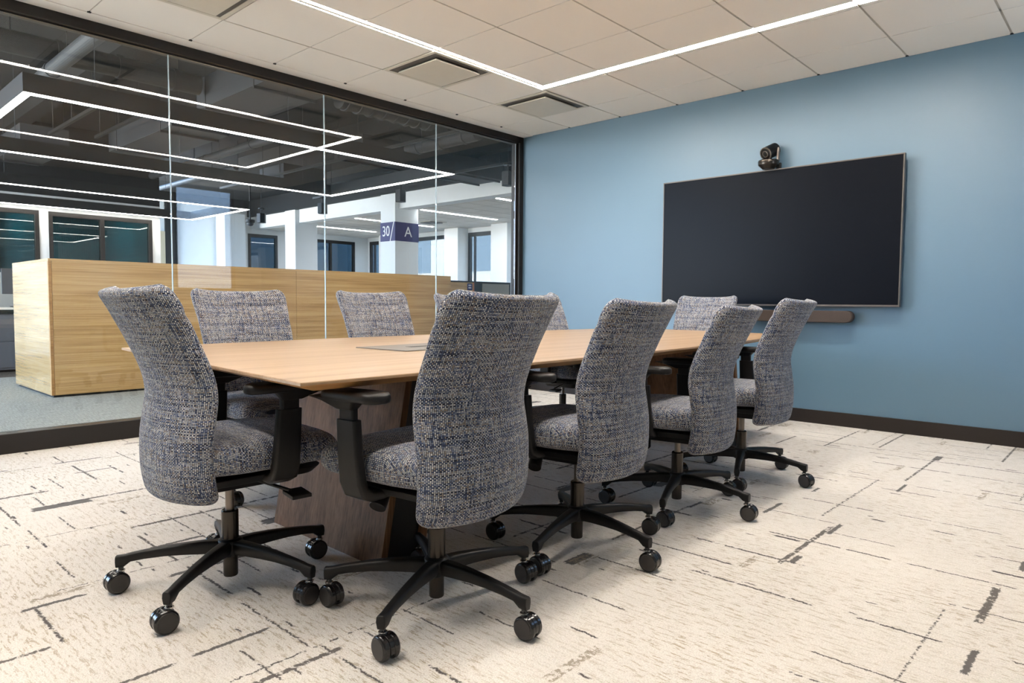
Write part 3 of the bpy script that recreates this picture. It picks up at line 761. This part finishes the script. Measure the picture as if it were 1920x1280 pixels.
m=MB(); m.hexa([(.36,-.009,0.0),(.385,-.009,0.0),(.385,-.0062,0.0),(.36,-.0062,0.0),(.50,-.009,.44),(.525,-.009,.44),(.525,-.0062,.44),(.50,-.0062,.44)]); m.build('slash',M['letter'],sg)
text('A',.34,(.5625,.38,.215),(PI/2,0,PI/2),sg,'letter_lettering')
# far ceiling light strips
for (x,y0,y1,l) in [(-12.9,10.75,13.35,'long white ceiling light strip right of the numbered column'),(-15.55,10.7,13.4,'white ceiling light strip passing behind the numbered column'),
                  (-18.1,11.1,13.2,'white ceiling light strip left of the numbered column, farthest left'),(-10.25,10.6,13.3,'white ceiling light strip cut by the black glass frame at right')]:
    r=empty('ceiling_light_strip',(x,(y0+y1)/2,CZ-.003),0,l,'light','far ceiling light strips'); h_=(y1-y0)/2
    MB().box(-.035,.035,-h_,h_,-.008,-.001).build('diffuser',LED_FAR,r)
    m=MB(); m.box(-.043,-.0355,-h_,h_,-.010,0); m.box(.0355,.043,-h_,h_,-.010,0); m.build('housing',M['white'],r)
r=empty('ceiling_vent',(-14.7,12.6,CZ-.003),0,'small grey ceiling vent right of the numbered column, beyond the beam','vent')
m=MB(); m.box(-.3,.3,-.3,.3,-.012,0); m.build('frame',M['vent'],r,bevel=.003); MB().box(-.22,.22,-.22,.22,-.03,-.012).build('plaque',M['ventd'],r)

# pendant light rectangles
def pendant(x0,x1,y0,y1,z,label,w=.065,h=.15):
    r=empty('pendant_light_frame',(x0,y0,z),0,label,'light','suspended rectangular light frames')
    sides=[(0,w,0,y1-y0),(x1-x0-w,x1-x0,0,y1-y0),(w,x1-x0-w,0,w),(w,x1-x0-w,y1-y0-w,y1-y0)]
    hs=MB()
    for (a,b_,c,d) in sides:
        hs.box(a,b_,c,d,.004,h)
        MB().box(a+.004,b_-.004,c+.004 if c==0 else c,d-.004,-.001,.0035).build('diffuser',LED_OFF,r)
    hs.build('housing',M['pend'],r)
    for (a,c) in ((w/2,.5),(w/2,(y1-y0)/2),(w/2,y1-y0-.5),(x1-x0-w/2,.5),(x1-x0-w/2,(y1-y0)/2),(x1-x0-w/2,y1-y0-.5)):
        m=MB(); m.cyl((a,c,h),(a,c,DZ-z),.0022,.0022,6); m.build('cable',M['pipe'],r)
pendant(-9.03,-6.33,1.38,5.80,2.5,'nearest hanging rectangle of light lines in the dark office ceiling')
pendant(-13.80,-11.45,-1.2,5.72,2.5,'farther hanging rectangle of light lines before the glazed offices')

# cylinder / hexagonal pendant speakers
for i,(x,l) in enumerate([(-7.5,'black hanging cylinder beside the black corner frame, largest'),(-10.2,'black hanging cylinder in front of the numbered column'),(-12.82,'black hanging cylinder crossed by a glass joint'),(-15.45,'black hanging cylinder above the pale blue reflection, smallest')]):
    r=empty('pendant_cylinder',(x,8.0,2.77),0.3,l,'pendant','black hanging cylinders'); s_=.105
    m=MB(); m.lathe([(s_-.006,.0),(s_,.004),(s_,.214),(s_-.006,.22)],6); m.build('shade',M['pend'],r,bevel=.002)
    m=MB(); m.cyl((0,0,.22),(0,0,.32),.012,.012,10); m.lathe([(.075,.32),(.075,.345)],20); m.cyl((0,0,.345),(0,0,DZ-2.77),.006,.006,8); m.build('stem',M['pend'],r)
r=empty('dome_camera',(-16.6,8.3,2.80),0,'small dome camera on a short black stem under the white beam','camera')
m=MB(); m.lathe([(.09,.08),(.11,.10),(.11,.16),(.03,.17),(.02,.17),(.02,DZ-2.8)],20); m.build('mount',M['pend'],r)
m=MB(); m.lathe([(.001,0),(.05,.012),(.08,.045),(.085,.08)],20); m.build('dome',M['duct2'],r)

# services under the dark deck
def beam(x0,x1,y0,y1,z0,z1,mat,name,label,cat):
    r=empty(name,(x0,y0,z0),0,label,cat); MB().box(0,x1-x0,0,y1-y0,0,z1-z0).build('duct_body',mat,r,bevel=.004)
    for fx in (.15,.85):
        for fy in (-.004,y1-y0+.004):
            m=MB(); m.cyl(((x1-x0)*fx,fy,0),((x1-x0)*fx,fy,DZ-z0),.005,.005,6); m.build('hanger_rod',M['pend'],r)
        MB().box((x1-x0)*fx-.015,(x1-x0)*fx+.015,-.01,y1-y0+.01,-.03,-.0005).build('hanger_strap',M['duct'],r)
    return r
for k,y in enumerate((-1.5,.6,2.7,4.8,6.9,9.0)):
    struct(MB().box(-14.3,-5.30,y,y+.22,DZ-.28,DZ),'trim_%d'%(30+k),M['deck'])
struct(MB().box(-14.3,-14.0,-4.2,5.19,2.72,DZ),'trim_40',M['deck'])
beam(-8.46,-6.78,3.58,4.30,3.20,3.55,M['duct2'],'air_duct','wide grey rectangular air duct seen between the first two glass joints','duct')
beam(-11.83,-9.42,3.66,4.42,3.20,3.50,M['duct2'],'air_duct','grey rectangular duct behind the first glass joint, inside the nearest light rectangle','duct')
beam(-13.4,-11.7,2.5,3.1,3.10,3.40,M['duct2'],'air_duct','pale grey rectangular duct over the farther light rectangle','duct')
beam(-7.90,-7.10,.1,1.5,3.45,3.75,M['duct'],'air_duct','dark grey duct box at upper left behind the glass','duct')
beam(-12.6,-11.7,6.5,7.4,3.15,3.45,M['duct'],'air_duct','dark duct box near the white beam','duct')
beam(-9.9,-9.1,6.4,9.6,3.25,3.55,M['duct'],'air_duct','dark rectangular duct running towards the white beam','duct')
def pipe(a,b_,r,mat,label,rings=0,name='pipe'):
    R=empty(name,a,0,label,'pipe' if name=='pipe' else 'duct'); B=Vector(b_)-Vector(a)
    m=MB(); m.cyl((0,0,0),B,r,r,28); m.build('tube',mat,R,smooth=False)
    for k in range(rings):
        c=B*((k+.5)/rings); dd=B.normalized()*.02; m=MB(); m.cyl(c-dd,c+dd,r*1.12,r*1.12,28); m.build('coupling',mat,R)
    for f in (.2,.6):
        m=MB(); c=B*f; m.cyl(c+Vector((0,0,r)),(c.x,c.y,DZ-a[2]),.005,.005,6); m.build('hanger_rod',M['pend'],R)
pipe((-5.6,2.01,3.20),(-8.9,2.01,3.20),.07,M['pipe'],'thick grey pipe with couplings at upper left behind the glass',2)
pipe((-8.9,4.88,3.20),(-13.5,4.88,3.20),.06,M['pipe'],'grey pipe with hangers crossing under the dark ceiling',3)
pipe((-8.2,-1.0,3.42),(-8.2,3.5,3.42),.11,M['duct'],'round spiral duct running along the glass wall',8,'round_duct')
pipe((-7.0,4.6,3.30),(-7.0,6.0,3.30),.13,M['duct'],'fat flexible round duct near the corner of the glass',8,'round_duct')
pipe((-8.4,6.75,3.26),(-6.9,6.75,3.26),.10,M['duct2'],'short silver flexible duct end near the white beam',3,'round_duct')
pipe((-12.0,5.75,3.3),(-16.8,5.75,3.3),.05,M['pipe'],'thin grey pipe far back under the dark ceiling',2)
for k,(y,x0,x1) in enumerate(((6.15,-13.5,-6.0),(8.2,-13.5,-6.5),(2.75,-11.3,-9.2),(3.3,-11.2,-9.3))):
    r=empty('strut_rail',(x0,y,3.12+.04*k),0,['black support rail with hanger rods in front of the white beam','black support rail with hanger rods closest to the white beam','short black support rail under the grey ducts','short black support rail above the nearest light rectangle'][k],'rail')
    MB().box(0,x1-x0,-.02,.02,0,.04).build('rail',M['pend'],r)
    for q in (.1,.5,.9): m=MB(); m.cyl(((x1-x0)*q,0,.04),((x1-x0)*q,0,DZ-3.12-.04*k),.005,.005,6); m.build('hanger_rod',M['pend'],r)

# ---------------------------------------------------------------- office furniture
cz=1.318
cr=empty('workstation_panel_block',(-7.6,1.81,0),0,'long light oak clad workstation block behind the glass wall','storage')
P0=.022; y1c=6.888-1.81
pans=[(0,2.56),(2.563,y1c)]
for a,c in pans: MB().box(-.030,0,a+(.0 if a else .028),c,P0,cz-.022).build('front_panel',M['oak'],cr,bevel=.001)
MB().box(-1.38,-.0305,0,.027,P0,cz-.022).build('end_panel',M['oakx'],cr,bevel=.001)
MB().box(-.030,0.001,0,.026,P0,cz-.022).build('corner_post',M['tableedge'],cr,bevel=.001)
MB().box(-1.38,.001,0,y1c,cz-.0215,cz).build('top_panel',M['oak'],cr,bevel=.001)
MB().box(-1.38,-1.355,.028,y1c,P0,cz-.022).build('rear_panel',M['oak'],cr)
MB().box(-1.354,-.0305,y1c-.025,y1c,P0,cz-.022).build('end_panel',M['oakx'],cr)
m=MB(); m.box(-1.34,-.02,.02,y1c-.02,0,P0); m.build('plinth',M['dark'],cr)
# panel with small blue sign beyond the block
pn=empty('low_wood_partition',(-8.30,7.40,0),0,'low oak partition with small blue square sign beyond the oak block','partition')
MB().box(-.04,0,0,.62,0,1.262).build('panel',M['oak'],pn,bevel=.001)
MB().box(-.042,.003,.6205,.65,0,1.264).build('edge_strip',M['orange'],pn)
m=MB(); m.box(.001,.006,.49,.60,1.135,1.248); s_=m.build('blue_plate',M['navy'],pn)
m=MB()
for (a,c) in ((.515,1.205),(.55,1.205),(.515,1.165),(.55,1.165)): m.box(.0065,.008,a,a+.022,c,c+.022)
m.build('plate_symbols',M['letter'],s_)
dk=empty('desk_screen',(-8.37,7.40,0),0,'black framed desk divider with pale grey panel beside the black glass frame','partition')
MB().box(-.03,0,0,1.62,.0,1.290).build('frame_panel',M['framen'],dk,bevel=.002)
MB().box(.001,.02,.90,1.56,.70,1.255).build('fabric_panel',M['greyfab'],dk,bevel=.002)
# workstation at far left
ws=empty('desk',(-10.6,1.3,0),0,'white edged desk half hidden left of the oak block','desk')
MB().box(-.75,0,0,1.35,.80,.83).build('desktop',M['desk'],ws,bevel=.002)
for (a,c) in ((-.7,.05),(-.7,1.25),(-.08,.05),(-.08,1.25)): MB().box(a,a+.05,c,c+.05,0,.80).build('leg',M['cabinet'],ws)
wf=empty('desk_divider',(-11.2,1.3,0),0,'pale grey fabric desk divider standing on the desk at far left','partition')
MB().box(-.03,0,0,1.35,.83,1.29).build('screen_panel',M['greyfab'],wf,bevel=.003)
mo=empty('monitor',(-10.85,2.17,.83),0,'dark grey monitor on the white edged desk at far left','monitor')
MB().box(-.03,0,-.10,.30,.17,.50).build('display',M['monitor'],mo,bevel=.004); MB().box(-.045,-.031,.07,.13,.0,.35).build('stand',M['blackp'],mo); MB().box(-.10,.08,.0,.2,0,.012).build('foot',M['blackp'],mo)
dw=empty('file_cabinet',(-10.7,1.55,0),0,'dark grey metal file cabinet under the white edged desk','cabinet')
MB().box(-.55,0,0,.95,.03,.74).build('body',M['cabinet'],dw,bevel=.003)
for k in range(2): MB().box(.001,.015,.01,.94,.06+k*.34,.385+k*.34).build('drawer',M['cabinet'],dw,bevel=.002)
MB().box(-.5,-.05,.05,.9,0,.03).build('plinth',M['dark'],dw)
mb_=empty('media_screen',(-17.3,2.35,0),0,'dark display on a floor stand before the teal tiled wall at far left','screen')
MB().box(.30,.36,0,.85,.9,2.05).build('display',M['monitor'],mb_,bevel=.003)
m=MB(); m.box(.25,.299,.38,.47,.03,1.6); m.box(.10,.55,.15,.70,0,.03); m.build('stand',M['blackp'],mb_,bevel=.003)

# neighbouring building outside the far windows
b=MB(); b.box(-60,10,32,33,-12,14); 
for x in range(-58,8,6):
    for z in (-7,-2,3): b.box(x,x+2.6,31.96,32.02,z,z+3.0,1)
tag(b.build('neighbour_building',[M['facade'],plain('dark_window_glass',(120,132,140),.5)]),'pale panelled neighbouring building outside the far windows','building')
struct(MB().box(-70,20,15,60,-12.2,-12),'floor_street',plain('pale_paving',(150,155,158),.9))

# ---------------------------------------------------------------- daylight
wld=bpy.data.worlds.new('sky'); bpy.context.scene.world=wld; wld.use_nodes=True
nt=wld.node_tree; nt.nodes.clear()
bg=nt.nodes.new('ShaderNodeBackground'); ou=nt.nodes.new('ShaderNodeOutputWorld')
tcw=nt.nodes.new('ShaderNodeTexCoord'); sxw=nt.nodes.new('ShaderNodeSeparateXYZ'); crw=nt.nodes.new('ShaderNodeValToRGB')
nt.links.new(tcw.outputs['Generated'],sxw.inputs[0]); nt.links.new(sxw.outputs[2],crw.inputs[0])
er=crw.color_ramp.elements; er[0].position=0.0; er[0].color=(.95,.95,.93,1); er[1].position=.15; er[1].color=(.50,.76,1.15,1)
nt.links.new(crw.outputs[0],bg.inputs[0])
bg.inputs[0].default_value=(.74,.87,1.0,1); bg.inputs[1].default_value=7.5
nt.links.new(bg.outputs[0],ou.inputs[0])

sc=bpy.context.scene
sc.view_settings.view_transform='Standard'; sc.view_settings.look='None'; sc.view_settings.gamma=1; sc.view_settings.use_curve_mapping=False
sc.view_settings.exposure=0.92
sc.cycles.max_bounces=10; sc.cycles.transparent_max_bounces=24; sc.cycles.diffuse_bounces=6; sc.cycles.glossy_bounces=5
sc.cycles.sample_clamp_indirect=8
